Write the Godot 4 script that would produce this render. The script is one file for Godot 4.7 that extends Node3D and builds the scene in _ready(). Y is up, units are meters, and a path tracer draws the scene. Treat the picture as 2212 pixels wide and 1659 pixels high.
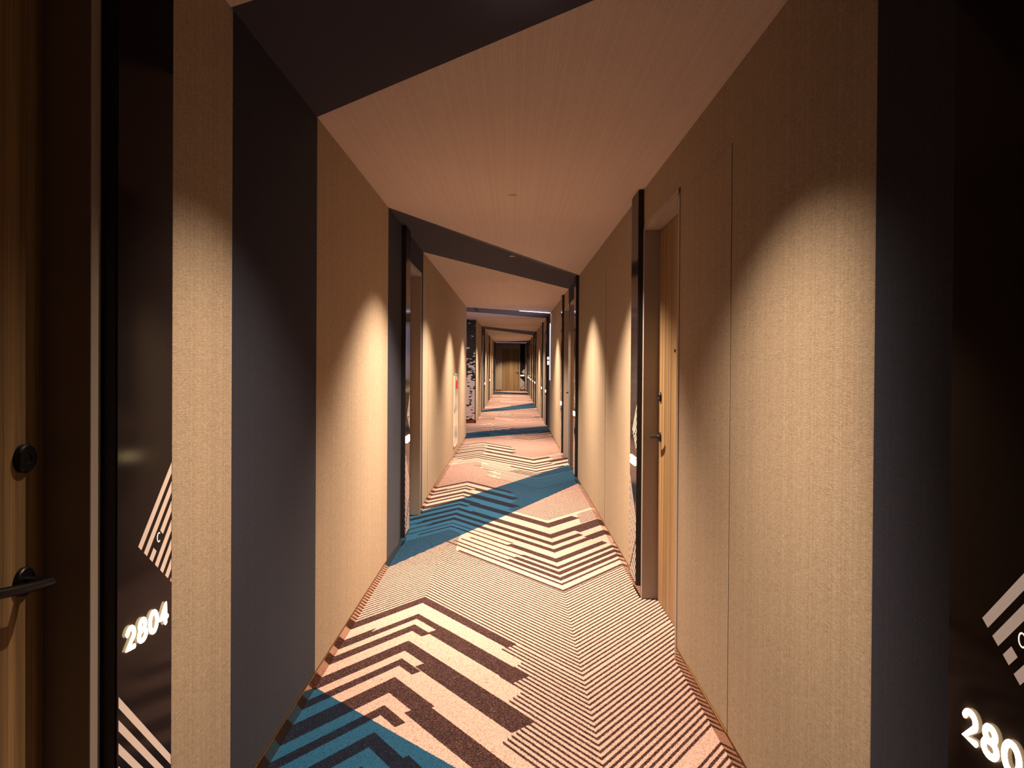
extends Node3D
# Hotel corridor. x to the right, y up, the corridor runs along -z; "d" below is the distance in front of the camera (z = -d).

const EYE := 1.36
const XL := -0.818      # face of the left wall
const XR := 0.769       # face of the right wall
const HC := 2.387       # ceiling height
const HD := 2.155       # door opening height
const HB := 0.062       # baseboard height
const SLOPE := 1.37     # carpet chevrons: run along the corridor per run across
const PERIOD := 4.285   # carpet repeat

# the dark diagonal bands: near edge at the left and right wall, far edge at the left and right wall
const BANDS := [[2.15, 1.29, 3.10, 1.57], [4.88, 8.50, 6.82, 10.05], [13.40, 14.70, 14.60, 16.40], [20.0, 23.2, 21.5, 26.1]]
const CARPET_BANDS := [[2.15, 1.29, 3.10, 1.57], [4.92, 8.48, 6.84, 10.05], [13.5, 14.97, 14.7, 16.4], [20.9, 23.2, 21.9, 26.2], [35.6, 33.0, 37.0, 34.9]]

var M := {}
var rng := RandomNumberGenerator.new()
var used := {}

# ---------------------------------------------------------------- nodes
func numbered(called: String) -> String:
	var n: int = used.get(called, 0)
	used[called] = n + 1
	return called if n == 0 else "%s_%03d" % [called, n]

func thing(called: String, label: String, category: String, at := Vector3.ZERO, group := "", kind := "") -> Node3D:
	var o := Node3D.new()
	o.name = called if kind == "structure" and not used.has(called) else numbered(called)
	used[called] = used.get(called, 0) + (1 if kind == "structure" else 0)
	add_child(o)
	o.position = at
	tag(o, label, category, group, kind)
	return o

func tag(o: Node, label: String, category: String, group := "", kind := "") -> void:
	o.set_meta("label", label)
	o.set_meta("category", category)
	if group: o.set_meta("group", group)
	if kind: o.set_meta("kind", kind)

func part(called: String, st: SurfaceTool, m: Material, parent: Node) -> MeshInstance3D:
	var o := MeshInstance3D.new()
	o.mesh = st.commit()
	o.mesh.surface_set_material(0, m)
	o.name = called
	parent.add_child(o, true)
	return o

# ---------------------------------------------------------------- shapes
func begin() -> SurfaceTool:
	var st := SurfaceTool.new()
	st.begin(Mesh.PRIMITIVE_TRIANGLES)
	return st

func tri(st: SurfaceTool, a: Vector3, b: Vector3, c: Vector3, n: Vector3) -> void:
	if (b - a).cross(c - a).dot(n) > 0.0:
		var t := b
		b = c
		c = t
	for p in [a, b, c]:
		st.set_normal(n)
		st.set_uv(Vector2.ZERO)
		st.add_vertex(p)

func quad(st: SurfaceTool, a: Vector3, b: Vector3, c: Vector3, d: Vector3, n: Vector3) -> void:
	tri(st, a, b, c, n)
	tri(st, a, c, d, n)

# a box given by its two corners
func box(st: SurfaceTool, lo: Vector3, hi: Vector3) -> void:
	var a := lo.min(hi)
	var b := lo.max(hi)
	quad(st, Vector3(a.x, a.y, a.z), Vector3(a.x, b.y, a.z), Vector3(a.x, b.y, b.z), Vector3(a.x, a.y, b.z), Vector3.LEFT)
	quad(st, Vector3(b.x, a.y, a.z), Vector3(b.x, b.y, a.z), Vector3(b.x, b.y, b.z), Vector3(b.x, a.y, b.z), Vector3.RIGHT)
	quad(st, Vector3(a.x, a.y, a.z), Vector3(b.x, a.y, a.z), Vector3(b.x, a.y, b.z), Vector3(a.x, a.y, b.z), Vector3.DOWN)
	quad(st, Vector3(a.x, b.y, a.z), Vector3(b.x, b.y, a.z), Vector3(b.x, b.y, b.z), Vector3(a.x, b.y, b.z), Vector3.UP)
	quad(st, Vector3(a.x, a.y, a.z), Vector3(b.x, a.y, a.z), Vector3(b.x, b.y, a.z), Vector3(a.x, b.y, a.z), Vector3.FORWARD)
	quad(st, Vector3(a.x, a.y, b.z), Vector3(b.x, a.y, b.z), Vector3(b.x, b.y, b.z), Vector3(a.x, b.y, b.z), Vector3.BACK)

# a box with chamfered edges along its long axis (0 x, 1 y, 2 z)
func chamfer_box(st: SurfaceTool, lo: Vector3, hi: Vector3, axis: int, c: float) -> void:
	var a := lo.min(hi)
	var b := lo.max(hi)
	var u := (axis + 1) % 3
	var v := (axis + 2) % 3
	var ring := [Vector2(a[u] + c, a[v]), Vector2(b[u] - c, a[v]), Vector2(b[u], a[v] + c), Vector2(b[u], b[v] - c), Vector2(b[u] - c, b[v]), Vector2(a[u] + c, b[v]), Vector2(a[u], b[v] - c), Vector2(a[u], a[v] + c)]
	var at := func(p: Vector2, w: float) -> Vector3:
		var r := Vector3.ZERO
		r[axis] = w
		r[u] = p.x
		r[v] = p.y
		return r
	var mid := Vector2((a[u] + b[u]) / 2, (a[v] + b[v]) / 2)
	var ax := Vector3.ZERO
	ax[axis] = 1.0
	for i in 8:
		var p: Vector2 = ring[i]
		var q: Vector2 = ring[(i + 1) % 8]
		var n2 := (q - p).orthogonal().normalized()
		if n2.dot((p + q) / 2 - mid) < 0: n2 = -n2
		var n: Vector3 = at.call(n2, 0.0)
		quad(st, at.call(p, a[axis]), at.call(q, a[axis]), at.call(q, b[axis]), at.call(p, b[axis]), n)
		tri(st, at.call(mid, a[axis]), at.call(p, a[axis]), at.call(q, a[axis]), -ax)
		tri(st, at.call(mid, b[axis]), at.call(p, b[axis]), at.call(q, b[axis]), ax)

# a polygon in plan (x, z), from y0 up to y1
func slab(st: SurfaceTool, poly: PackedVector2Array, y0: float, y1: float) -> void:
	var idx := Geometry2D.triangulate_polygon(poly)
	for i in range(0, idx.size(), 3):
		var p := [poly[idx[i]], poly[idx[i + 1]], poly[idx[i + 2]]]
		for yn in [[y0, Vector3.DOWN], [y1, Vector3.UP]]:
			tri(st, Vector3(p[0].x, yn[0], p[0].y), Vector3(p[1].x, yn[0], p[1].y), Vector3(p[2].x, yn[0], p[2].y), yn[1])
	var cw := Geometry2D.is_polygon_clockwise(poly)
	for i in poly.size():
		var a := poly[i]
		var b := poly[(i + 1) % poly.size()]
		var e := (b - a).normalized()
		var n := Vector3(e.y, 0, -e.x) if not cw else Vector3(-e.y, 0, e.x)
		quad(st, Vector3(a.x, y0, a.y), Vector3(b.x, y0, b.y), Vector3(b.x, y1, b.y), Vector3(a.x, y1, a.y), n)

# a round tube along points, with rounded ends; radii per point or one radius
func tube(st: SurfaceTool, pts: Array, radius: float, sides := 8, flat := Vector3.ZERO, squash := 1.0) -> void:
	var path: Array = []
	var first: Vector3 = (pts[1] - pts[0]).normalized()
	var last: Vector3 = (pts[-1] - pts[-2]).normalized()
	var closed: bool = pts[0].distance_to(pts[-1]) < 1e-6
	var rad: Array = []
	if not closed:
		for t in [0.0, 0.6]:
			path.append(pts[0] - first * radius * (1.0 - t))
			rad.append(radius * [0.02, 0.8][0 if t == 0.0 else 1])
	for p in pts:
		path.append(p)
		rad.append(radius)
	if not closed:
		for t in [0.6, 0.0]:
			path.append(pts[-1] + last * radius * (1.0 - t))
			rad.append(radius * [0.02, 0.8][0 if t == 0.0 else 1])
	var n := path.size()
	var side := flat if flat != Vector3.ZERO else (Vector3.UP if absf(first.y) < 0.9 else Vector3.RIGHT)
	var rings: Array = []
	for i in n:
		var dir: Vector3
		if closed:
			dir = (path[(i + 1) % (n - 1)] - path[(i - 1 + n - 1) % (n - 1)]).normalized()
		else:
			dir = (path[mini(i + 1, n - 1)] - path[maxi(i - 1, 0)]).normalized()
		var b: Vector3 = dir.cross(side).normalized()
		var s2: Vector3 = b.cross(dir).normalized()
		var ring: Array = []
		for k in sides:
			var a := TAU * k / sides
			ring.append([path[i] + (b * cos(a) + s2 * sin(a) * squash) * rad[i], (b * cos(a) + s2 * sin(a) / maxf(squash, 0.01)).normalized()])
		rings.append(ring)
	for i in n - 1:
		for k in sides:
			var a: Array = rings[i][k]
			var b2: Array = rings[i][(k + 1) % sides]
			var c: Array = rings[i + 1][(k + 1) % sides]
			var d: Array = rings[i + 1][k]
			smooth_quad(st, a, b2, c, d)

func smooth_quad(st: SurfaceTool, a: Array, b: Array, c: Array, d: Array) -> void:
	for t in [[a, b, c], [a, c, d]]:
		var t2: Array = t
		if (t[1][0] - t[0][0]).cross(t[2][0] - t[0][0]).dot(t[0][1] + t[1][1] + t[2][1]) > 0.0:
			t2 = [t[0], t[2], t[1]]
		for p in t2:
			st.set_normal(p[1])
			st.set_uv(Vector2.ZERO)
			st.add_vertex(p[0])

# a lathed profile of (radius, height along axis) points round an axis through c
func lathe(st: SurfaceTool, c: Vector3, axis: Vector3, prof: Array, sides := 24) -> void:
	var u := axis.cross(Vector3.UP if absf(axis.y) < 0.9 else Vector3.RIGHT).normalized()
	var v := axis.cross(u).normalized()
	for i in prof.size() - 1:
		var p: Vector2 = prof[i]
		var q: Vector2 = prof[i + 1]
		var e := (q - p).normalized()
		for k in sides:
			var a0 := TAU * k / sides
			var a1 := TAU * (k + 1) / sides
			var d0 := u * cos(a0) + v * sin(a0)
			var d1 := u * cos(a1) + v * sin(a1)
			var n0 := (d0 * e.y - axis * e.x).normalized()
			var n1 := (d1 * e.y - axis * e.x).normalized()
			smooth_quad(st, [c + d0 * p.x + axis * p.y, n0], [c + d1 * p.x + axis * p.y, n1], [c + d1 * q.x + axis * q.y, n1], [c + d0 * q.x + axis * q.y, n0])

# ---------------------------------------------------------------- materials
func mat(srgb: Color, rough := 0.8, metal := 0.0, spec := 0.5) -> StandardMaterial3D:
	var m := StandardMaterial3D.new()
	m.albedo_color = srgb
	m.roughness = rough
	m.metallic = metal
	m.metallic_specular = spec
	return m

func glow(c: Color, e: float) -> StandardMaterial3D:
	var m := mat(c, 0.5)
	m.emission_enabled = true
	m.emission = c
	m.emission_energy_multiplier = e
	return m

# woven wallpaper: short horizontal threads; returns [tone map, height map]
func linen_maps() -> Array:
	var n := 1024
	var rows := PackedFloat32Array()
	rows.resize(n * n)
	for y in range(0, n, 2):
		var x := 0
		var prev := 0.5
		while x < n:
			var run := rng.randi_range(10, 52)
			var v := clampf(rng.randfn(0.55, 0.24), 0.0, 1.0)
			for k in run:
				if x + k >= n: break
				var w := minf(1.0, minf(k, run - k) / 8.0)
				var val := lerpf(prev, v, w)
				rows[y * n + x + k] = val
				rows[(y + 1) * n + x + k] = val
			prev = 0.5
			x += run
	# faint vertical warp
	var warp := PackedFloat32Array()
	warp.resize(n)
	for x in n: warp[x] = rng.randf_range(-0.17, 0.17)
	var tone := PackedByteArray()
	var height := PackedByteArray()
	tone.resize(n * n)
	height.resize(n * n)
	for y in n:
		var up := ((y + n - 1) % n) * n
		var here := y * n
		for x in n:
			var v: float = rows[here + x] * 0.7 + rows[up + x] * 0.3 + warp[x / 3 * 3] + (0.06 if (y % 4) < 2 else -0.06)
			tone[here + x] = clampi(int(172.0 + 83.0 * v), 0, 255)
			height[here + x] = clampi(int(255.0 * v), 0, 255)
	return [ImageTexture.create_from_image(Image.create_from_data(n, n, false, Image.FORMAT_L8, tone)), ImageTexture.create_from_image(Image.create_from_data(n, n, false, Image.FORMAT_L8, height))]

func cloth(c: Color, maps: Array, scale: float, relief: float) -> StandardMaterial3D:
	var m := mat(c, 0.92, 0.0, 0.25)
	m.albedo_texture = maps[0]
	m.heightmap_enabled = true
	m.heightmap_texture = maps[1]
	m.heightmap_scale = relief
	m.uv1_triplanar = true
	m.uv1_world_triplanar = true
	m.uv1_triplanar_sharpness = 8.0
	m.uv1_scale = Vector3(scale, scale, scale)
	return m

func wood_texture() -> ImageTexture:
	var w := 512
	var h := 256
	var img := Image.create(w, h, false, Image.FORMAT_RGB8)
	var fine := FastNoiseLite.new()
	fine.seed = 5
	fine.frequency = 0.09
	var broad := FastNoiseLite.new()
	broad.seed = 9
	broad.frequency = 0.018
	for x in w:
		for y in h:
			var b := broad.get_noise_2d(x, y * 0.05)
			var f := fine.get_noise_2d(x * 2.0, y * 0.10)
			var streak := fine.get_noise_2d(x * 6.0 + 400.0, y * 0.35)
			var v := 0.80 + 0.30 * b + 0.14 * f + 0.10 * streak
			img.set_pixel(x, y, Color(clampf(v, 0, 1), clampf(v * 0.98, 0, 1), clampf(v * 0.94, 0, 1)))
	return ImageTexture.create_from_image(img)

func mural_texture() -> ImageTexture:
	var w := 320
	var h := 640
	var img := Image.create(w, h, false, Image.FORMAT_RGB8)
	var a := FastNoiseLite.new()
	a.seed = 21
	a.frequency = 0.035
	a.fractal_octaves = 5
	var b := FastNoiseLite.new()
	b.seed = 8
	b.frequency = 0.02
	b.fractal_octaves = 3
	for y in h:
		var up := 1.0 - float(y) / h
		var bias := 0.34 - 0.80 * smoothstep(0.22, 0.80, up)
		for x in w:
			var v := 0.9 * a.get_noise_2d(x * 1.0, y * 1.6) + 0.75 * b.get_noise_2d(x * 2.2 + 90.0, y) + bias
			var k := smoothstep(-0.02, 0.03, v)
			img.set_pixel(x, y, Color(0.05, 0.045, 0.06).lerp(Color(0.88, 0.80, 0.785), k))
	return ImageTexture.create_from_image(img)

# ---------------------------------------------------------------- carpet print
const BEIGE := Color(0.735, 0.605, 0.57)
const BROWN := Color(0.185, 0.125, 0.13)
const TEAL := Color(0.12, 0.285, 0.40)
const NAVY := Color(0.06, 0.065, 0.115)

# [from, to, left end, right end] in the coordinate that runs along the corridor and follows the chevron
const STRIPES := [
	[8.487, 8.602, -9, 0.01], [8.225, 8.305, -0.78, -0.30], [8.225, 8.345, -9, -0.71], [8.130, 8.309, -0.38, 0.05], [8.045, 8.142, -9, -0.42],
	[7.785, 7.914, -9, -0.30], [7.700, 7.914, -0.38, 0.055], [7.610, 7.693, -9, -0.41], [7.335, 7.490, -9, -0.33], [7.280, 7.465, -0.37, 0.58],
	[7.140, 7.224, -9, -0.41], [6.900, 7.009, -9, -0.30], [6.900, 7.050, -0.38, 0.60], [6.790, 7.050, 0.52, 9], [6.670, 6.775, -0.78, 0.565], [6.705, 6.740, -9, -0.78],
	[6.465, 6.565, -0.69, 0.68], [6.500, 6.535, -9, -0.69], [6.450, 6.615, 0.61, 9], [6.315, 6.345, -9, 0.02], [6.195, 6.305, -0.01, 0.725], [6.180, 6.220, -0.73, -0.01],
	[6.030, 6.100, 0.08, 9], [6.035, 6.070, -0.318, 0.08], [5.895, 5.975, 0.03, 9], [5.900, 5.935, -0.385, 0.03], [5.770, 5.846, -0.02, 9], [5.775, 5.810, -0.437, -0.02],
	[5.673, 5.713, -0.486, 9], [5.540, 5.582, -0.376, 9]]

func across(x: float) -> float:   # 0 on the far-pointing ridge, 0.817 on the near-pointing one
	return absf(fposmod(x + 0.497 + 0.817, 1.634) - 0.817)

func carpet(x0: float, x1: float, d0: float, d1: float, w: int, h: int, tuft: int) -> ImageTexture:
	var step := (d1 - d0) / h
	var data := PackedByteArray()
	data.resize(w * h * 3)
	var rand := PackedByteArray()
	rand.resize(65536)
	for i in 65536: rand[i] = rng.randi() & 255
	var pin := 0.045
	var fine := step < pin / 5.0
	# tones: class -> 8 variants of (r, g, b)
	var tones: Array = []
	for base in [BEIGE, BROWN, TEAL, NAVY, BEIGE.lerp(BROWN, 0.40), TEAL.lerp(NAVY, 0.42)]:
		var list := PackedByteArray()
		for k in 16:
			var c: Color = base
			var dark: bool = base == BROWN or base == NAVY
			if dark:
				c = c * (0.75 + 0.5 * ((k * 7) % 16) / 15.0)
				if k >= 13: c = c.lerp(Color(0.60, 0.43, 0.38) if base == BROWN else Color(0.10, 0.24, 0.34), 0.55)
			else:
				c = c * (0.93 + 0.12 * ((k * 7) % 16) / 15.0)
				if k == 15: c = c.lerp(BROWN if base.r > 0.3 else NAVY, 0.55)
				if k == 14: c = c.lerp(BROWN if base.r > 0.3 else NAVY, 0.25)
			list.append_array([clampi(int(c.r * 255), 0, 255), clampi(int(c.g * 255), 0, 255), clampi(int(c.b * 255), 0, 255)])
		tones.append(list)
	var t0: PackedByteArray = tones[0]
	var line := PackedByteArray()
	for ix in w:
		var x := x0 + (x1 - x0) * (ix + 0.5) / w
		var z := SLOPE * across(x)
		line.resize(h)
		line.fill(0)
		# pinstripes
		var rep0 := floori((d0 + z - 4.33) / PERIOD)
		var rep1 := floori((d1 + z - 4.33) / PERIOD)
		for rep in range(rep0, rep1 + 1):
			var off := rep * PERIOD - z
			var k := 0
			var q := 4.34
			while q < 8.60:
				var on := false
				if rep == 1 and q > 4.95 and q < 5.54 and x > -0.30 + 0.2 * fposmod(q * 3.7, 0.5):
					on = false
				elif q < 5.54: on = true
				elif q < 6.05: on = x < -0.40
				elif q > 7.545: on = x > -0.05 + 0.35 * fposmod(q, 0.3)
				elif q > 7.06 and q < 7.45: on = x > 0.60
				if on:
					if fine:
						_run(line, (q + off - d0) / step, (q + 0.020 + off - d0) / step, 1)
					else:
						_run(line, (q + off - d0) / step, (q + pin + off - d0) / step, 4)
				k += 1
				q += pin
			if rep == 1:
				# in this repeat the pinstripes give way to wider lines
				for n in 7:
					if x > -0.30 + 0.06 * ((n * 3) % 4):
						_run(line, (4.96 + 0.083 * n + off - d0) / step, (4.988 + 0.083 * n + off - d0) / step, 1)
			for s in STRIPES:
				var qm: float = (s[0] + s[1]) / 2
				var lo: float = s[0]
				var hi: float = s[1]
				# the ends are cut slantwise
				var cut := 0.42 if x < 0.32 else -0.35
				if s[2] > -5.0:
					var lim: float = (x - s[2]) / cut + qm
					if cut > 0: hi = minf(hi, lim)
					else: lo = maxf(lo, lim)
				if s[3] < 5.0:
					var lim2: float = (x - s[3]) / cut + qm
					if cut > 0: lo = maxf(lo, lim2)
					else: hi = minf(hi, lim2)
				if hi > lo:
					_run(line, (lo + off - d0) / step, (hi + off - d0) / step, 1)
		# the blue diagonals
		var f := (x - XL) / (XR - XL)
		var blue := PackedByteArray()
		blue.resize(h)
		for b in CARPET_BANDS:
			_run(blue, (lerpf(b[0], b[1], f) - d0) / step, (lerpf(b[2], b[3], f) - d0) / step, 1)
		var cx := (ix / tuft) * 31
		for iy in h:
			var r := rand[(cx * 977 + (iy / tuft) * 613) & 65535]
			var r2 := rand[(cx * 389 + (iy / tuft) * 1511 + 77) & 65535]
			var j := clampi(iy + ((r2 & 3) - 1) * tuft / 2, 0, h - 1)
			var cls := line[j]
			if blue[j]:
				cls = 5 if cls == 4 else cls + 2
			var t: PackedByteArray = tones[cls]
			var o := ((h - 1 - iy) * w + ix) * 3
			var ti := (r & 15) * 3
			data[o] = t[ti]
			data[o + 1] = t[ti + 1]
			data[o + 2] = t[ti + 2]
	var img := Image.create_from_data(w, h, false, Image.FORMAT_RGB8, data)
	return ImageTexture.create_from_image(img)

func _run(line: PackedByteArray, a: float, b: float, v: int) -> void:
	var i := maxi(0, roundi(a))
	var e := mini(line.size(), maxi(roundi(b), roundi(a) + 1))
	while i < e:
		line[i] = v
		i += 1

# ---------------------------------------------------------------- lights
func spot(parent: Node3D, at: Vector3, energy: float, angle: float, blend: float, size := 0.02) -> void:
	var s := SpotLight3D.new()
	s.name = "lamp"
	s.light_color = WARM
	s.light_energy = energy
	s.spot_range = 14.0
	s.spot_angle = angle
	s.spot_attenuation = 2.0
	s.spot_angle_attenuation = blend
	s.light_size = size
	s.shadow_enabled = true
	s.position = at
	s.rotation_degrees = Vector3(-90, 0, 0)
	parent.add_child(s, true)

func area(parent: Node3D, xf: Transform3D, energy: float, size: Vector2, c: Color) -> void:
	var a := AreaLight3D.new()
	a.name = "lamp"
	a.light_color = c
	a.light_energy = energy
	a.area_size = size
	a.area_range = 14.0
	a.area_attenuation = 2.0
	a.shadow_enabled = true
	a.transform = xf
	parent.add_child(a, true)

const WARM := Color(1.0, 0.89, 0.765)
const COOL := Color(0.95, 0.90, 1.0)
# distance of each downlight, wide beam, narrow beam
const DOWNLIGHTS := [[1.95, 5.2, 5.2], [4.50, 12.0, 14.5], [7.05, 11.0, 11.5], [9.80, 11.0, 11.5], [12.40, 11.0, 11.5], [17.40, 11.0, 11.5], [20.60, 11.0, 11.5], [23.60, 11.0, 11.5], [26.40, 11.0, 11.5], [29.20, 11.0, 11.5], [32.0, 11.0, 11.5], [36.75, 9.0, 11.0]]
const ORDINAL := ["nearest", "second", "third", "fourth", "fifth", "sixth", "seventh", "eighth", "ninth", "tenth", "eleventh", "twelfth", "thirteenth"]

func downlight(i: int) -> void:
	var d: float = DOWNLIGHTS[i][0]
	var o := thing("downlight", "small trimless recessed downlight, %s of the row down the middle of the ceiling" % ORDINAL[i], "downlight", Vector3(0, HC, -d), "recessed corridor downlights")
	var cup := begin()
	lathe(cup, Vector3.ZERO, Vector3.UP, [Vector2(0.029, 0.0), Vector2(0.0305, 0.0), Vector2(0.0305, 0.058), Vector2(0.0, 0.058)], 20)
	lathe(cup, Vector3.ZERO, Vector3.UP, [Vector2(0.029, 0.0), Vector2(0.027, 0.05)], 20)
	part("housing", cup, M.ceiling, o)
	var lens := begin()
	lathe(lens, Vector3(0, 0.050, 0), Vector3.DOWN, [Vector2(0.027, 0.0), Vector2(0.018, 0.004), Vector2(0.0, 0.006)], 20)
	part("lens", lens, M.lens, o)
	if i == 0:
		# added plate blocks the beam on the camera's side, keeping the left door dim
		var sh := begin()
		chamfer_box(sh, Vector3(-0.035, -0.059, 0.0200), Vector3(0.035, 0.0, 0.0212), 1, 0.0004)
		part("added_light_blocker", sh, M.trim_black, o)
	spot(o, Vector3(0, -0.004, 0), DOWNLIGHTS[i][1], 54.5, 0.70 if i == 0 else 0.6, 0.01 if i == 0 else 0.02)
	spot(o, Vector3(0, -0.004, 0), DOWNLIGHTS[i][2], 38.0, 1.0, 0.01 if i == 0 else 0.02)

# ---------------------------------------------------------------- room number panels
func arc(cx: float, cy: float, rx: float, ry: float, a0: float, a1: float, n := 14) -> Array:
	var r: Array = []
	for i in n + 1:
		var a := deg_to_rad(lerpf(a0, a1, float(i) / n))
		r.append(Vector2(cx + rx * cos(a), cy + ry * sin(a)))
	return r

func digit_strokes(ch: String) -> Array:
	match ch:
		"0": return [arc(0.38, 0.5, 0.38, 0.5, 0, 360, 24)]
		"1": return [[Vector2(0.18, 0.78), Vector2(0.42, 1.0), Vector2(0.42, 0.0)]]
		"2": return [arc(0.36, 0.68, 0.33, 0.32, 165, -25) + [Vector2(0.03, 0.0), Vector2(0.72, 0.0)]]
		"3": return [arc(0.35, 0.75, 0.30, 0.25, 150, -90), arc(0.35, 0.26, 0.36, 0.26, 90, -150)]
		"4": return [[Vector2(0.56, 0.0), Vector2(0.56, 1.0), Vector2(0.0, 0.30), Vector2(0.76, 0.30)]]
		"5": return [[Vector2(0.66, 1.0), Vector2(0.14, 1.0), Vector2(0.10, 0.56)] + arc(0.36, 0.32, 0.35, 0.32, 115, -150)]
		"6": return [arc(0.38, 0.32, 0.34, 0.32, 0, 360, 20), [Vector2(0.56, 1.0), Vector2(0.08, 0.46)]]
		"7": return [[Vector2(0.04, 1.0), Vector2(0.70, 1.0), Vector2(0.26, 0.0)]]
		"8": return [arc(0.38, 0.75, 0.28, 0.25, 0, 360, 20), arc(0.38, 0.25, 0.36, 0.27, 0, 360, 20)]
		_: return [arc(0.38, 0.68, 0.34, 0.32, 0, 360, 20), [Vector2(0.68, 0.54), Vector2(0.20, 0.0)]]

const PANEL_W := 0.243
var digit_mesh := {}
var stripes_mesh: Mesh
var symbol_mesh: Mesh

func stripe_polys() -> Array:
	var out: Array = []
	# upper block: rising stripes that start on a falling edge
	for k in 7:
		var u := 0.0845 + 0.0244 * k
		var y := 0.970 - 0.0190 * k
		var spans := [[u, 0.30]]
		if k == 2: spans = [[u, 0.152], [0.182, 0.30]]
		var inside := PackedVector2Array([Vector2(0, 0), Vector2(0.237, 0), Vector2(0.237, 2), Vector2(0, 2)])
		for sp in spans:
			var a := Vector2(sp[0], y + (sp[0] - u) * 1.04)
			var e := Vector2(sp[1], y + (sp[1] - u) * 1.04)
			var w := Vector2(0.0137, -0.0107)
			out.append_array(Geometry2D.intersect_polygons(PackedVector2Array([a, a + w, e + w, e]), inside))
	# lower block: falling stripes, ended by a rising line
	var keep := PackedVector2Array([Vector2(0.008, 0.110), Vector2(0.237, 0.345), Vector2(0.237, 0.8), Vector2(0.008, 0.8)])
	var under := PackedVector2Array([Vector2(0.008, 0.092), Vector2(0.237, 0.327), Vector2(0.237, 0.085), Vector2(0.008, 0.085)])
	for k in 16:
		var y := 0.687 - 0.0465 * k
		var p := PackedVector2Array([Vector2(0.008, y), Vector2(0.237, y - 0.238), Vector2(0.237, y - 0.2605), Vector2(0.008, y - 0.0225)])
		out.append_array(Geometry2D.intersect_polygons(p, keep))
		var r := PackedVector2Array([Vector2(0.008, y - 0.57), Vector2(0.237, y - 0.332), Vector2(0.237, y - 0.3545), Vector2(0.008, y - 0.5925)])
		out.append_array(Geometry2D.intersect_polygons(r, under))
	return out

# faces +x in its own axes; its left edge (seen from the front) stands at its origin, u runs along -z
func number_panel(number: String, label: String, at: Vector3, turn: float, print_shift := 0.0, digit_shift := 0.0) -> void:
	var o := thing("room_number_panel", label, "sign", at, "black glass room number panels")
	o.rotation.y = turn
	var body := begin()
	chamfer_box(body, Vector3(-0.005, 0.066, 0), Vector3(0.0295, HC - 0.004, -PANEL_W), 1, 0.0012)
	part("panel_body", body, M.black, o)
	var face := begin()
	chamfer_box(face, Vector3(0.0295, 0.068, -0.002), Vector3(0.0330, HC - 0.006, -PANEL_W + 0.002), 1, 0.0010)
	part("glass_face", face, M.glass, o)
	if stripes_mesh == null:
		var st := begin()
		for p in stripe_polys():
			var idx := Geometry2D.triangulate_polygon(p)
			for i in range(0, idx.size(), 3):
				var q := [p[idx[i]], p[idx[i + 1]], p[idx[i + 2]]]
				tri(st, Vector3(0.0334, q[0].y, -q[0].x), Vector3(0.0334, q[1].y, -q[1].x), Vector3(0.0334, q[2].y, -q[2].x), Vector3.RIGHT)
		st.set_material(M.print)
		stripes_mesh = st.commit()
		var sy := begin()
		var c: Array = []
		for p in arc(0.1755, 0.969, 0.0075, 0.0100, 55, 305): c.append(Vector3(0.0338, p.y, -p.x))
		tube(sy, c, 0.0013, 6, Vector3.RIGHT, 0.5)
		sy.set_material(M.symbol)
		symbol_mesh = sy.commit()
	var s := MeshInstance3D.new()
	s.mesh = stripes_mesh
	s.name = "glowing_print"
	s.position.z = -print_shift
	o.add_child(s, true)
	var c2 := MeshInstance3D.new()
	c2.mesh = symbol_mesh
	c2.name = "bell_symbol"
	c2.position.z = -print_shift
	o.add_child(c2, true)
	for k in number.length():
		var ch := number[k]
		if not digit_mesh.has(ch):
			var st := begin()
			for stroke in digit_strokes(ch):
				var pts: Array = []
				for p in stroke: pts.append(Vector3(0, p.y * 0.0425, -p.x * 0.0425))
				tube(st, pts, 0.0056, 10, Vector3.RIGHT, 0.5)
			st.set_material(M.digit)
			digit_mesh[ch] = st.commit()
		var g := MeshInstance3D.new()
		g.mesh = digit_mesh[ch]
		g.name = "digit"
		g.position = Vector3(0.0364, 0.7685, -0.0335 - digit_shift - 0.0485 * k)
		o.add_child(g, true)
	area(o, Transform3D(Basis(Vector3.UP, -PI / 2), Vector3(0.046, 0.797, -PANEL_W / 2)), 0.004, Vector2(0.19, 0.05), Color(1.0, 0.80, 0.52))

# ---------------------------------------------------------------- doors
# side -1 left wall, +1 right wall; d0..d1 is the opening; the handle stands by the far jamb (1) or the near one (-1)
var door_count := 0
func door(side: int, d0: float, d1: float, handle: int, label: String) -> void:
	door_count += 1
	var face := XL if side < 0 else XR
	var o := thing("door_%d" % door_count, label, "door", Vector3(face, 0, -(d0 + d1) / 2), "", "structure")
	var h := (d1 - d0) / 2
	var s := float(side)          # away from the corridor
	build_door(o, s, h, handle)

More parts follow.
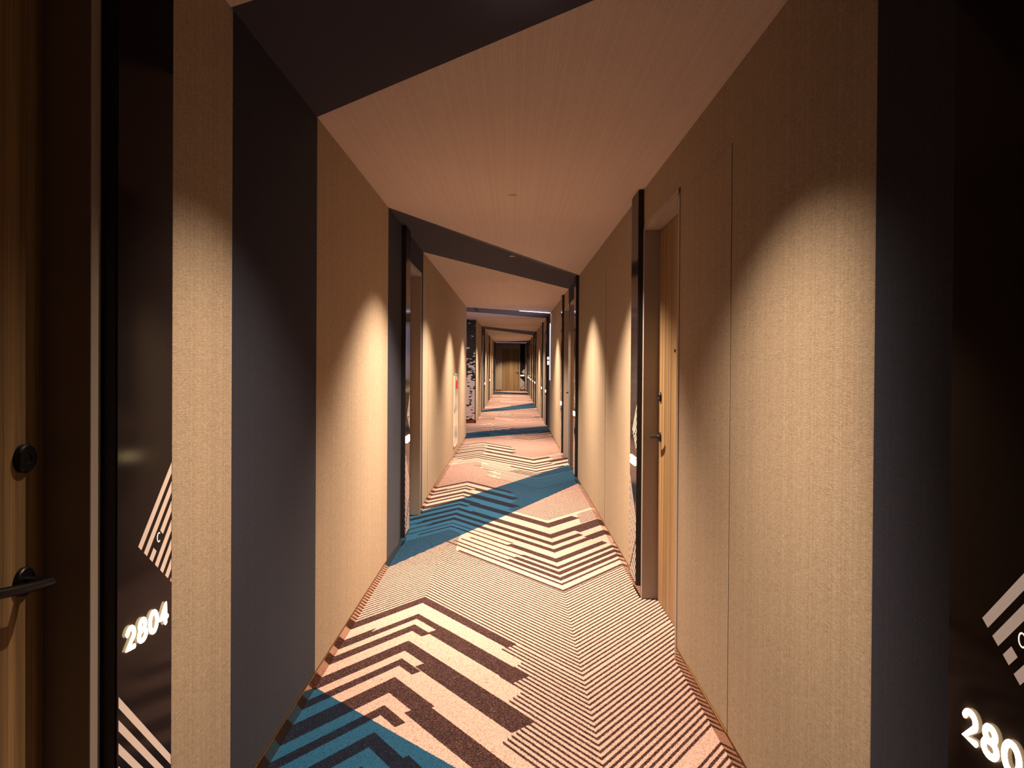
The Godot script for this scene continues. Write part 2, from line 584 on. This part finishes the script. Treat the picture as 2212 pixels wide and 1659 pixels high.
# local axes: x away from the corridor times s, z along it; opening from -h to h
func build_door(o: Node3D, s: float, h: float, handle: int) -> void:
	var rec := 0.085
	for e in [-1.0, 1.0]:
		var st := begin()
		chamfer_box(st, Vector3(-0.004 * s, 0.002, e * h), Vector3((rec + 0.05) * s, HD, e * (h - 0.012)), 1, 0.001)
		chamfer_box(st, Vector3(-0.004 * s, 0.002, e * (h + 0.022)), Vector3(0.002 * s, HD + 0.022, e * (h - 0.002)), 1, 0.001)
		part("jamb", st, M.jamb, o)
	var hd := begin()
	chamfer_box(hd, Vector3(-0.004 * s, HD - 0.012, -h), Vector3((rec + 0.05) * s, HD, h), 2, 0.001)
	chamfer_box(hd, Vector3(-0.004 * s, HD - 0.002, -h - 0.022), Vector3(0.002 * s, HD + 0.022, h + 0.022), 2, 0.001)
	part("head_jamb", hd, M.jamb, o)
	var lf := begin()
	chamfer_box(lf, Vector3(rec * s, 0.006, -h + 0.0155), Vector3((rec + 0.045) * s, HD - 0.016, h - 0.0155), 1, 0.0015)
	var leaf := part("door_leaf", lf, M.wood, o)
	var sd := begin()
	box(sd, Vector3((rec + 0.047) * s, 0.0, -h), Vector3((rec + 0.09) * s, HD, h))
	part("door_stop", sd, M.shadow_gap, o)
	# handle side in local z: the far side is -z
	var zc := -handle * (h - 0.0155 - 0.062)
	var hst := begin()
	var out := Vector3(-s, 0, 0)
	var c := Vector3(rec * s, 0.952, zc)
	lathe(hst, c, out, [Vector2(0.0265, 0.0), Vector2(0.0265, 0.007), Vector2(0.0245, 0.009), Vector2(0.0, 0.009)], 24)
	tube(hst, [c + out * 0.004, c + out * 0.050, c + out * 0.0535 + Vector3(0, 0, handle * 0.004)], 0.0095, 12)
	var lev: Array = []
	for k in 9:
		var t := k / 8.0
		lev.append(c + out * (0.053 - 0.017 * t * t) + Vector3(0, 0.013 * t, handle * (0.116 * t)))
	tube(hst, lev, 0.0092, 12, Vector3.UP, 1.0)
	part("lever_handle", hst, M.metal_black, leaf)
	var lk := begin()
	var c3 := Vector3(rec * s, 1.180, zc)
	lathe(lk, c3, out, [Vector2(0.0265, 0.0), Vector2(0.0265, 0.009), Vector2(0.0240, 0.012), Vector2(0.0100, 0.012), Vector2(0.0090, 0.010), Vector2(0.0, 0.010)], 24)
	part("deadlock", lk, M.metal_black, leaf)
	var pp := begin()
	lathe(pp, Vector3(rec * s, 1.437, 0), out, [Vector2(0.009, 0.0), Vector2(0.009, 0.004), Vector2(0.006, 0.005), Vector2(0.0, 0.003)], 16)
	part("peephole", pp, M.metal_black, leaf)

# ---------------------------------------------------------------- shell
const LEFT_OPEN := [[0.50, 1.445], [5.775, 6.650], [20.70, 21.62], [25.80, 26.70]]
const RIGHT_OPEN := [[0.04, 0.97], [3.42, 4.310], [8.80, 9.70], [9.93, 10.825], [16.06, 16.97], [17.07, 17.97], [23.36, 24.27], [24.36, 25.27], [27.03, 27.93], [30.70, 31.60], [31.68, 32.58]]

func wall(called: String, side: int, opens: Array, darks: Array, gaps: Array, end: float, label: String) -> void:
	var o := thing(called, label, "wall", Vector3.ZERO, "", "structure")
	var face := XL if side < 0 else XR
	var back := face + side * 0.16
	var cuts := [-3.0, end]
	for r in opens + darks + gaps: cuts.append_array(r)
	cuts.sort()
	var inside := func(list: Array, d: float) -> bool:
		for r in list:
			if d > r[0] and d < r[1]: return true
		return false
	for i in cuts.size() - 1:
		var a: float = cuts[i]
		var b: float = cuts[i + 1]
		var m := (a + b) / 2
		if b - a < 0.002 or inside.call(gaps, m) or m > end: continue
		var st := begin()
		var y0 := HD if inside.call(opens, m) else 0.0
		box(st, Vector3(face, y0, -a), Vector3(back, 2.52, -b))
		if inside.call(darks, m): part("painted_band", st, M.dark_wall, o)
		else: part("wallpaper", st, M.wallpaper, o)

func baseboard(called: String, side: int, opens: Array, gaps: Array, end: float, label: String) -> void:
	var o := thing(called, label, "baseboard", Vector3.ZERO, "", "structure")
	var face := XL if side < 0 else XR
	var cuts := [-3.0, end]
	for r in opens: cuts.append_array([r[0] - 0.023, r[1] + 0.023])
	for r in gaps: cuts.append_array(r)
	cuts.sort()
	for i in range(0, cuts.size(), 2):
		if cuts[i + 1] - cuts[i] < 0.01: continue
		var st := begin()
		chamfer_box(st, Vector3(face + side * 0.02, 0.0, -cuts[i]), Vector3(face - side * 0.006, HB, -cuts[i + 1]), 2, 0.0015)
		part("baseboard_run", st, M.baseboard, o)

func ceiling_poly(n: Array, f: Array, x0 := -1.1, x1 := 1.1) -> PackedVector2Array:
	# near edge (d at the left and right wall) and far edge, run on straight past the walls
	var at := func(e: Array, x: float) -> float:
		return lerpf(e[0], e[1], (x - XL) / (XR - XL))
	return PackedVector2Array([Vector2(x0, -at.call(n, x0)), Vector2(x1, -at.call(n, x1)), Vector2(x1, -at.call(f, x1)), Vector2(x0, -at.call(f, x0))])

func ceiling_piece(o: Node3D, called: String, poly: PackedVector2Array, m: Material, y0 := HC) -> void:
	# the piece is cut down its middle so that each downlight hole becomes a notch in either half
	var st := begin()
	for half in [[-9.0, 0.0], [0.0, 9.0]]:
		var hp := PackedVector2Array([Vector2(half[0], -60), Vector2(half[1], -60), Vector2(half[1], 60), Vector2(half[0], 60)])
		var list := Geometry2D.intersect_polygons(poly, hp)
		for dl in DOWNLIGHTS:
			var hole := PackedVector2Array()
			for k in 20: hole.append(Vector2(0.0305 * cos(TAU * (k + 0.5) / 20), -dl[0] + 0.0305 * sin(TAU * (k + 0.5) / 20)))
			var next: Array[PackedVector2Array] = []
			for p in list: next.append_array(Geometry2D.clip_polygons(p, hole))
			list = next
		for p in list: slab(st, p, y0, 2.52)
	part(called, st, m, o)

func ordinal_side(k: int, side: String) -> String:
	return "%s along the %s wall from the camera" % [ORDINAL[k], side]

func _ready() -> void:
	rng.seed = 2804
	# camera: a lens shifted down, nearly level, rolled a little
	var cam := Camera3D.new()
	cam.name = "camera"
	var near := 0.05
	cam.set_frustum(near * 1659.0 / 1600.0, Vector2(1.0 / 1600.0, -30.0 / 1600.0) * near, near, 120.0)
	add_child(cam)
	cam.basis = Basis(Vector3.RIGHT, -atan(12.5 / 1600.0)) * Basis(Vector3.FORWARD, -deg_to_rad(0.38))
	cam.position = Vector3(0, EYE, 0)
	cam.current = true
	var env := Environment.new()
	env.background_mode = Environment.BG_COLOR
	env.background_color = Color(0.0, 0.0, 0.0)
	env.tonemap_mode = Environment.TONE_MAPPER_LINEAR
	env.tonemap_exposure = 1.0
	env.sdfgi_enabled = true
	env.ssao_enabled = true
	env.ssil_enabled = true
	var we := WorldEnvironment.new()
	we.name = "world_environment"
	we.environment = env
	add_child(we)

	# materials
	var linen := linen_maps()
	M.wallpaper = cloth(Color(0.735, 0.66, 0.575), linen, 3.0, 0.045)
	M.ceiling = cloth(Color(0.87, 0.81, 0.765), linen, 7.0, 0.004)
	M.dark_wall = cloth(Color(0.175, 0.185, 0.25), linen, 3.1, 0.03)
	M.dark_ceiling = cloth(Color(0.20, 0.195, 0.275), linen, 7.0, 0.004)
	for c in [M.dark_wall, M.dark_ceiling]:
		c.rim_enabled = true
		c.rim = 0.12 if c == M.dark_wall else 0.50
		c.rim_tint = 0.3
	M.black = mat(Color(0.055, 0.055, 0.075), 0.45)
	M.trim_black = mat(Color(0.05, 0.05, 0.06), 0.6)
	M.shadow_gap = mat(Color(0.03, 0.03, 0.035), 0.9)
	M.glass = mat(Color(0.125, 0.10, 0.105), 0.10, 0.0, 0.12)
	M.print = glow(Color(0.72, 0.63, 0.57), 0.55)  # weak glow added to the print so the stripes show as lit
	M.symbol = glow(Color(1.0, 0.93, 0.85), 1.0)
	M.digit = glow(Color(1.0, 0.88, 0.66), 18.0)
	M.lens = glow(Color(1.0, 0.80, 0.55), 1.5)
	M.jamb = mat(Color(0.58, 0.54, 0.51), 0.45)
	M.metal_black = mat(Color(0.05, 0.05, 0.06), 0.4, 0.3)
	M.baseboard = mat(Color(0.53, 0.375, 0.21), 0.10, 0.9)
	M.white = mat(Color(0.92, 0.90, 0.88), 0.4)
	M.white_gloss = mat(Color(0.88, 0.86, 0.82), 0.12)
	M.red = mat(Color(0.80, 0.06, 0.08), 0.3)
	M.brass = mat(Color(0.80, 0.62, 0.36), 0.3, 0.8)
	M.wood = mat(Color(0.64, 0.525, 0.385), 0.5, 0.0, 0.4)
	M.wood.albedo_texture = wood_texture()
	M.wood.uv1_triplanar = true
	M.wood.uv1_scale = Vector3(1.6, 0.45, 1.6)

	for i in DOWNLIGHTS.size(): downlight(i)

	# carpet
	var fl := thing("floor", "patterned corridor carpet with beige and dark chevrons crossed by teal diagonal bands", "carpet", Vector3.ZERO, "", "structure")
	var fx0 := -0.98
	var fx1 := 0.93
	for seg in [[-3.0, 2.2, 240, 512, 1], [2.2, 5.0, 1400, 2044, 2], [5.0, 14.0, 760, 2048, 1], [14.0, 38.0, 400, 2048, 1]]:
		var st := begin()
		var m := mat(Color.WHITE, 0.95, 0.0, 0.2)
		m.albedo_texture = carpet(fx0, fx1, seg[0], seg[1], seg[2], seg[3], seg[4])
		var c := [Vector3(fx0, 0, -seg[0]), Vector3(fx1, 0, -seg[0]), Vector3(fx1, 0, -seg[1]), Vector3(fx0, 0, -seg[1])]
		var uv := [Vector2(0, 1), Vector2(1, 1), Vector2(1, 0), Vector2(0, 0)]
		for k in [0, 2, 1, 0, 3, 2]:
			st.set_normal(Vector3.UP)
			st.set_uv(uv[k])
			st.add_vertex(c[k])
		var base := begin()
		box(base, Vector3(fx0, -0.002, -seg[0]), Vector3(fx1, -0.10, -seg[1]))
		part("carpet", st, m, fl)
		part("underlay", base, M.shadow_gap, fl)
		if seg[0] > 13.0:
			# the lift hall on the left
			var hall := begin()
			var hc := [Vector3(-3.6, 0, -13.4), Vector3(fx0, 0, -13.4), Vector3(fx0, 0, -17.05), Vector3(-3.6, 0, -17.05)]
			for k in [0, 2, 1, 0, 3, 2]:
				hall.set_normal(Vector3.UP)
				hall.set_uv(Vector2((hc[k].x - fx0 + 1.634) / (fx1 - fx0), 1.0 - (-hc[k].z - seg[0]) / (seg[1] - seg[0])))
				hall.add_vertex(hc[k])
			part("carpet", hall, m, fl)

	# walls
	var hall_gap := [[13.40, 17.05]]
	wall("wall_left", -1, LEFT_OPEN, [[2.165, 3.103], [4.89, 6.82], [20.0, 21.5], [34.6, 37.9]], hall_gap, 37.9, "left corridor wall in beige woven wallpaper with dark painted bands")
	wall("wall_right", 1, RIGHT_OPEN, [[1.220, 1.570], [8.50, 10.05], [14.9, 16.2], [23.2, 26.1], [31.8, 37.9]], [], 37.9, "right corridor wall in beige woven wallpaper with dark painted bands")
	var panel_l := [[1.474, 1.722], [5.490, 5.752], [21.64, 21.89], [26.72, 26.97]]
	var panel_r := [[0.99, 1.241], [4.330, 4.578], [8.530, 8.778], [10.845, 11.093], [15.79, 16.035], [17.99, 18.235], [23.09, 23.335], [25.29, 25.535], [27.95, 28.195], [30.43, 30.675], [32.60, 32.845]]
	baseboard("baseboard_left", -1, LEFT_OPEN, hall_gap, 37.8, "glossy bronze baseboard along the left wall")
	baseboard("baseboard_right", 1, RIGHT_OPEN, [], 37.8, "glossy bronze baseboard along the right wall")
	var we2 := thing("wall_end", "end wall of the corridor around the last oak door", "wall", Vector3.ZERO, "", "structure")
	var st0 := begin()
	box(st0, Vector3(-1.1, 0, -37.8), Vector3(-0.49, 2.52, -38.0))
	box(st0, Vector3(0.41, 0, -37.8), Vector3(1.1, 2.52, -38.0))
	box(st0, Vector3(-0.49, HD, -37.8), Vector3(0.41, 2.52, -38.0))
	part("wallpaper", st0, M.wallpaper, we2)
	var st1 := begin()
	for r in [[-0.81, -0.513], [0.70, 0.762]]:
		chamfer_box(st1, Vector3(r[0], 0, -37.81), Vector3(r[1], HB, -37.794), 0, 0.0015)
	part("baseboard_run", st1, M.baseboard, we2)
	var wb := thing("wall_back", "wall behind the camera closing the corridor", "wall", Vector3.ZERO, "", "structure")
	var st2 := begin()
	box(st2, Vector3(-1.1, 0, 3.0), Vector3(1.1, 2.52, 3.2))
	part("wallpaper", st2, M.wallpaper, wb)
	var wh := thing("wall_hall_near", "near side wall of the lift hall opening off the left of the corridor", "wall", Vector3.ZERO, "", "structure")
	var st3 := begin()
	box(st3, Vector3(XL - 0.16, 0, -13.28), Vector3(-3.6, 2.52, -13.40))
	part("wallpaper", st3, M.wallpaper, wh)
	var wf := thing("wall_hall_far", "far side wall of the lift hall behind the mural", "wall", Vector3.ZERO, "", "structure")
	var st4 := begin()
	box(st4, Vector3(XL - 0.16, 0, -17.05), Vector3(-3.6, 2.52, -17.2))
	part("painted_band", st4, M.dark_wall, wf)
	var wk := thing("wall_hall_end", "end wall of the lift hall out of sight to the left", "wall", Vector3.ZERO, "", "structure")
	var st6 := begin()
	box(st6, Vector3(-3.6, 0, -13.28), Vector3(-3.75, 2.52, -17.2))
	part("wallpaper", st6, M.wallpaper, wk)
	var bh := thing("baseboard_hall", "bronze baseboard under the lift hall mural", "baseboard", Vector3.ZERO, "", "structure")
	var st5 := begin()
	chamfer_box(st5, Vector3(-3.6, 0, -17.049), Vector3(-0.845, 0.085, -17.03), 0, 0.002)
	part("baseboard_run", st5, M.baseboard, bh)

	# ceiling
	var ce := thing("ceiling", "beige fabric corridor ceiling divided by dark diagonal bands", "ceiling", Vector3.ZERO, "", "structure")
	var prev := [-3.0, -3.0]
	for i in BANDS.size() + 1:
		if i == BANDS.size():
			ceiling_piece(ce, "ceiling_panel", ceiling_poly(prev, [34.6, 31.8]), M.ceiling)
			ceiling_piece(ce, "dark_ceiling_band", ceiling_poly([34.6, 31.8], [38.0, 38.0]), M.dark_ceiling)
			break
		var b: Array = BANDS[i]
		ceiling_piece(ce, "ceiling_panel", ceiling_poly(prev, [b[0], b[1]]), M.ceiling)
		var n := [b[0], b[1]]
		if i > 0:
			# black reveal that widens to the right
			var w := [b[0] + 0.03, b[1] + 0.02 * b[1]]
			ceiling_piece(ce, "black_reveal", ceiling_poly(n, w), M.trim_black)
			n = w
		ceiling_piece(ce, "dark_ceiling_band", ceiling_poly(n, [b[2], b[3]]), M.dark_ceiling)
		prev = [b[2], b[3]]
	var hallc := begin()
	slab(hallc, PackedVector2Array([Vector2(-3.75, -13.28), Vector2(-1.1, -13.28), Vector2(-1.1, -17.2), Vector2(-3.75, -17.2)]), HC, 2.52)
	part("dark_ceiling_band", hallc, M.dark_ceiling, ce)
	var seam := begin()
	box(seam, Vector3(XL, HC - 0.001, -19.54), Vector3(XR, HC + 0.01, -19.575))
	part("ceiling_seam", seam, M.shadow_gap, ce)

	# doors: left wall, right wall, end
	door(-1, 0.50, 1.445, 1, "nearest oak door at the left edge, beside the lit number 2804")
	door(-1, 5.775, 6.650, -1, "oak door recessed in the second dark band on the left wall")
	door(-1, 20.70, 21.62, 1, "oak door on the left wall just past the patterned mural")
	door(-1, 25.80, 26.70, 1, "last oak door on the left wall near the corridor end")
	for k in RIGHT_OPEN.size():
		var hs: int = [1, 1, -1, 1, -1, 1, -1, 1, 1, -1, 1][k]
		door(1, RIGHT_OPEN[k][0], RIGHT_OPEN[k][1], hs, "oak door whose lever is seen edge-on, on the right wall beside the wide wallpaper panel" if k == 1 else "recessed oak guest room door, %s" % ordinal_side(k, "right"))
	door_count += 1
	var ed := thing("door_%d" % door_count, "oak door facing the camera at the far end of the corridor", "door", Vector3(-0.04, 0, -37.8), "", "structure")
	ed.rotation.y = PI / 2
	build_door(ed, 1.0, 0.45, -1)
	# room number panels
	for k in panel_l.size():
		number_panel(["2804", "2806", "2812", "2814"][k], ["black glass panel with lit number 2804 and striped print at the left edge", "black glass number panel inside the second dark band on the left wall", "black glass number panel on the left wall beyond the mural", "farthest black glass number panel on the left wall"][k], Vector3(XL, 0, -panel_l[k][0]), 0.0)
	for k in panel_r.size():
		number_panel(["2803", "2805", "2807", "2809", "2811", "2813", "2815", "2817", "2819", "2821", "2823"][k], "black glass panel with large lit number at the lower right corner" if k == 0 else "black glass room number panel, %s" % ordinal_side(k, "right"), Vector3(XR, 0, -panel_r[k][1]), PI, 0.006 if k == 0 else 0.0, 0.019 if k == 0 else 0.0)
	number_panel("2825", "black glass number panel beside the door at the far end", Vector3(0.43, 0, -37.8), -PI / 2)

	# flush access panels in the wallpaper
	access_panel(1, 2.600, 3.195, "flush wallpapered access panel on the right wall near the camera")
	access_panel(1, 6.050, 7.030, "flush wallpapered access panel on the right wall before the second dark band")
	access_panel(-1, 7.250, 9.200, "flush wallpapered access panel on the left wall before the extinguisher cabinet")
	cabinet(10.50, 11.20, 0.16, 1.225, "glossy white extinguisher cabinet with red disc on the left wall before the mural")
	cabinet(31.6, 32.2, 0.30, 1.20, "distant extinguisher cabinet with red disc on the left wall near the corridor end")

	# mural
	var mu := begin()
	var mx := [-3.55, -0.838]
	var v := [Vector3(mx[0], 0.088, -17.034), Vector3(mx[1], 0.088, -17.034), Vector3(mx[1], HC - 0.02, -17.034), Vector3(mx[0], HC - 0.02, -17.034)]
	var muv := [Vector2(0, 1), Vector2(1, 1), Vector2(1, 0), Vector2(0, 0)]
	for k in [0, 2, 1, 0, 3, 2]:
		mu.set_normal(Vector3.BACK)
		mu.set_uv(muv[k])
		mu.add_vertex(v[k])
	var mm := mat(Color.WHITE, 0.6)
	mm.albedo_texture = mural_texture()
	var mo := thing("mural", "black and pale pink distressed mural on the lift hall wall at left", "mural")
	part("printed_face", mu, mm, mo)
	var mb := begin()
	box(mb, Vector3(mx[0], 0.088, -17.036), Vector3(mx[1] + 0.012, HC - 0.02, -17.049))
	part("backing_board", mb, M.trim_black, mo)

	# air diffuser in the dark ceiling of the lift hall
	var df := thing("air_diffuser", "black slot air diffuser in the dark ceiling above the mural", "vent", Vector3(-0.675, HC, -13.97))
	var dfr := begin()
	for e in [-1.0, 1.0]:
		box(dfr, Vector3(e * 0.036, -0.003, -0.475), Vector3(e * 0.030, 0.02, 0.475))
		box(dfr, Vector3(-0.036, -0.003, e * 0.475), Vector3(0.036, 0.02, e * 0.469))
	part("frame", dfr, M.trim_black, df)
	for e in [-0.015, 0.0, 0.015]:
		var bl := begin()
		box(bl, Vector3(e - 0.002, -0.002, -0.469), Vector3(e + 0.002, 0.02, 0.469))
		part("blade", bl, M.trim_black, df)
	var dbk := begin()
	box(dbk, Vector3(-0.03, -0.001, -0.469), Vector3(0.03, 0.001, 0.469))
	part("duct_back", dbk, M.shadow_gap, df)

	# cool light lines
	wall_wash_strip()
	led_ceiling("glow_strip", "cool white light line along the ceiling edge near the lift hall", [13.40, 14.70], 0.14, 0.76, 0.06, 6.0, 0.03)
	led_ceiling("glow_strip", "bluish white light line across the dark ceiling before the end door", [35.15, 35.15], -0.76, 0.70, 0.10, 1.2, 0.02)
	var sg := thing("wall_sign", "small white double plate sign projecting from the right wall near the light line", "sign", Vector3(XR, 1.43, -14.95))
	var s1 := begin()
	chamfer_box(s1, Vector3(0, 0.03, -0.004), Vector3(-0.05, 0.085, 0.004), 1, 0.001)
	part("upper_plate", s1, M.white, sg)
	var s2 := begin()
	chamfer_box(s2, Vector3(0, -0.075, -0.004), Vector3(-0.05, 0.005, 0.004), 1, 0.001)
	part("lower_plate", s2, M.white, sg)

	# ceiling lamp of the lift hall, out of sight round the corner
	var hl := thing("hall_lamp", "square ceiling lamp in the lift hall round the corner from the mural", "lamp", Vector3(-2.2, HC, -15.2))
	var hf := begin()
	chamfer_box(hf, Vector3(-0.3, -0.03, -0.3), Vector3(0.3, 0.0, 0.3), 1, 0.005)
	part("diffuser", hf, glow(Color(1.0, 0.90, 0.78), 1.0), hl)
	area(hl, Transform3D(Basis(Vector3.RIGHT, -PI / 2), Vector3(0, -0.035, 0)), 6.0, Vector2(0.58, 0.58), Color(1.0, 0.93, 0.86))

func access_panel(side: int, d0: float, d1: float, label: String) -> void:
	var face := XL if side < 0 else XR
	var o := thing("access_panel", label, "access panel", Vector3(face, 0, -(d0 + d1) / 2))
	var h := (d1 - d0) / 2
	var st := begin()
	chamfer_box(st, Vector3(-side * 0.0020, HB + 0.011, -h + 0.0014), Vector3(-side * 0.0002, HD - 0.017, h - 0.0014), 1, 0.0005)
	part("panel_leaf", st, M.wallpaper, o)
	var g := begin()
	box(g, Vector3(-side * 0.0009, HB + 0.009, -h), Vector3(-side * 0.0001, HD - 0.015, h))
	part("joint", g, M.shadow_gap, o)
	var tr := begin()
	chamfer_box(tr, Vector3(-side * 0.0045, HB + 0.001, -h), Vector3(-side * 0.0001, HB + 0.007, h), 2, 0.001)
	part("bottom_strip", tr, M.brass, o)

func cabinet(d0: float, d1: float, y0: float, y1: float, label: String) -> void:
	var o := thing("extinguisher_cabinet", label, "extinguisher cabinet", Vector3(XL, 0, -(d0 + d1) / 2))
	var h := (d1 - d0) / 2
	var fr := begin()
	for e in [-1.0, 1.0]:
		chamfer_box(fr, Vector3(-0.01, y0, e * h), Vector3(0.010, y1, e * (h - 0.03)), 1, 0.002)
	for r in [[y0, y0 + 0.03], [y1 - 0.03, y1]]:
		chamfer_box(fr, Vector3(-0.01, r[0], -h), Vector3(0.010, r[1], h), 2, 0.002)
	part("frame", fr, M.white_gloss, o)
	var dr := begin()
	chamfer_box(dr, Vector3(-0.008, y0 + 0.033, -h + 0.033), Vector3(0.007, y1 - 0.033, h - 0.033), 1, 0.001)
	var leaf := part("door", dr, M.white_gloss, o)
	var rd := begin()
	lathe(rd, Vector3(0.007, y1 - 0.17, -h + 0.30), Vector3.RIGHT, [Vector2(0.062, 0.0), Vector2(0.062, 0.010), Vector2(0.050, 0.016), Vector2(0.0, 0.018)], 24)
	part("red_disc", rd, M.red, leaf)
	var kn := begin()
	chamfer_box(kn, Vector3(0.006, 0.66, h - 0.085), Vector3(0.014, 0.72, h - 0.055), 1, 0.002)
	part("latch", kn, M.metal_black, leaf)

func wall_wash_strip() -> void:  # glowing strip added in place of a wash of light on the wall
	var o := thing("glow_strip", "upright glowing strip standing in for a wash of cool white light on the right wall past the lift hall", "light strip", Vector3(XR, 0, -14.80))
	var st := begin()
	chamfer_box(st, Vector3(0.01, 1.05, -0.075), Vector3(-0.006, 2.18, 0.075), 1, 0.002)
	part("diffuser", st, glow(COOL, 2.4), o)
	area(o, Transform3D(Basis(Vector3.UP, PI / 2), Vector3(-0.012, 1.6, 0)), 1.2, Vector2(0.15, 1.1), COOL)

func led_ceiling(called: String, label: String, e: Array, x0: float, x1: float, w: float, emit: float, energy: float) -> void:
	var at := func(x: float) -> float: return lerpf(e[0], e[1], (x - XL) / (XR - XL))
	var xm := (x0 + x1) / 2
	var o := thing(called, label, "light strip", Vector3(xm, HC, -at.call(xm)))
	var st := begin()
	slab(st, PackedVector2Array([Vector2(x0 - xm, at.call(xm) - at.call(x0)), Vector2(x1 - xm, at.call(xm) - at.call(x1)), Vector2(x1 - xm, at.call(xm) - at.call(x1) - w), Vector2(x0 - xm, at.call(xm) - at.call(x0) - w * 0.15)]), -0.004, 0.004)
	part("diffuser", st, glow(COOL, emit), o)
	area(o, Transform3D(Basis(Vector3.RIGHT, -PI / 2), Vector3(0, -0.008, -w / 2)), energy, Vector2(x1 - x0, w), COOL)
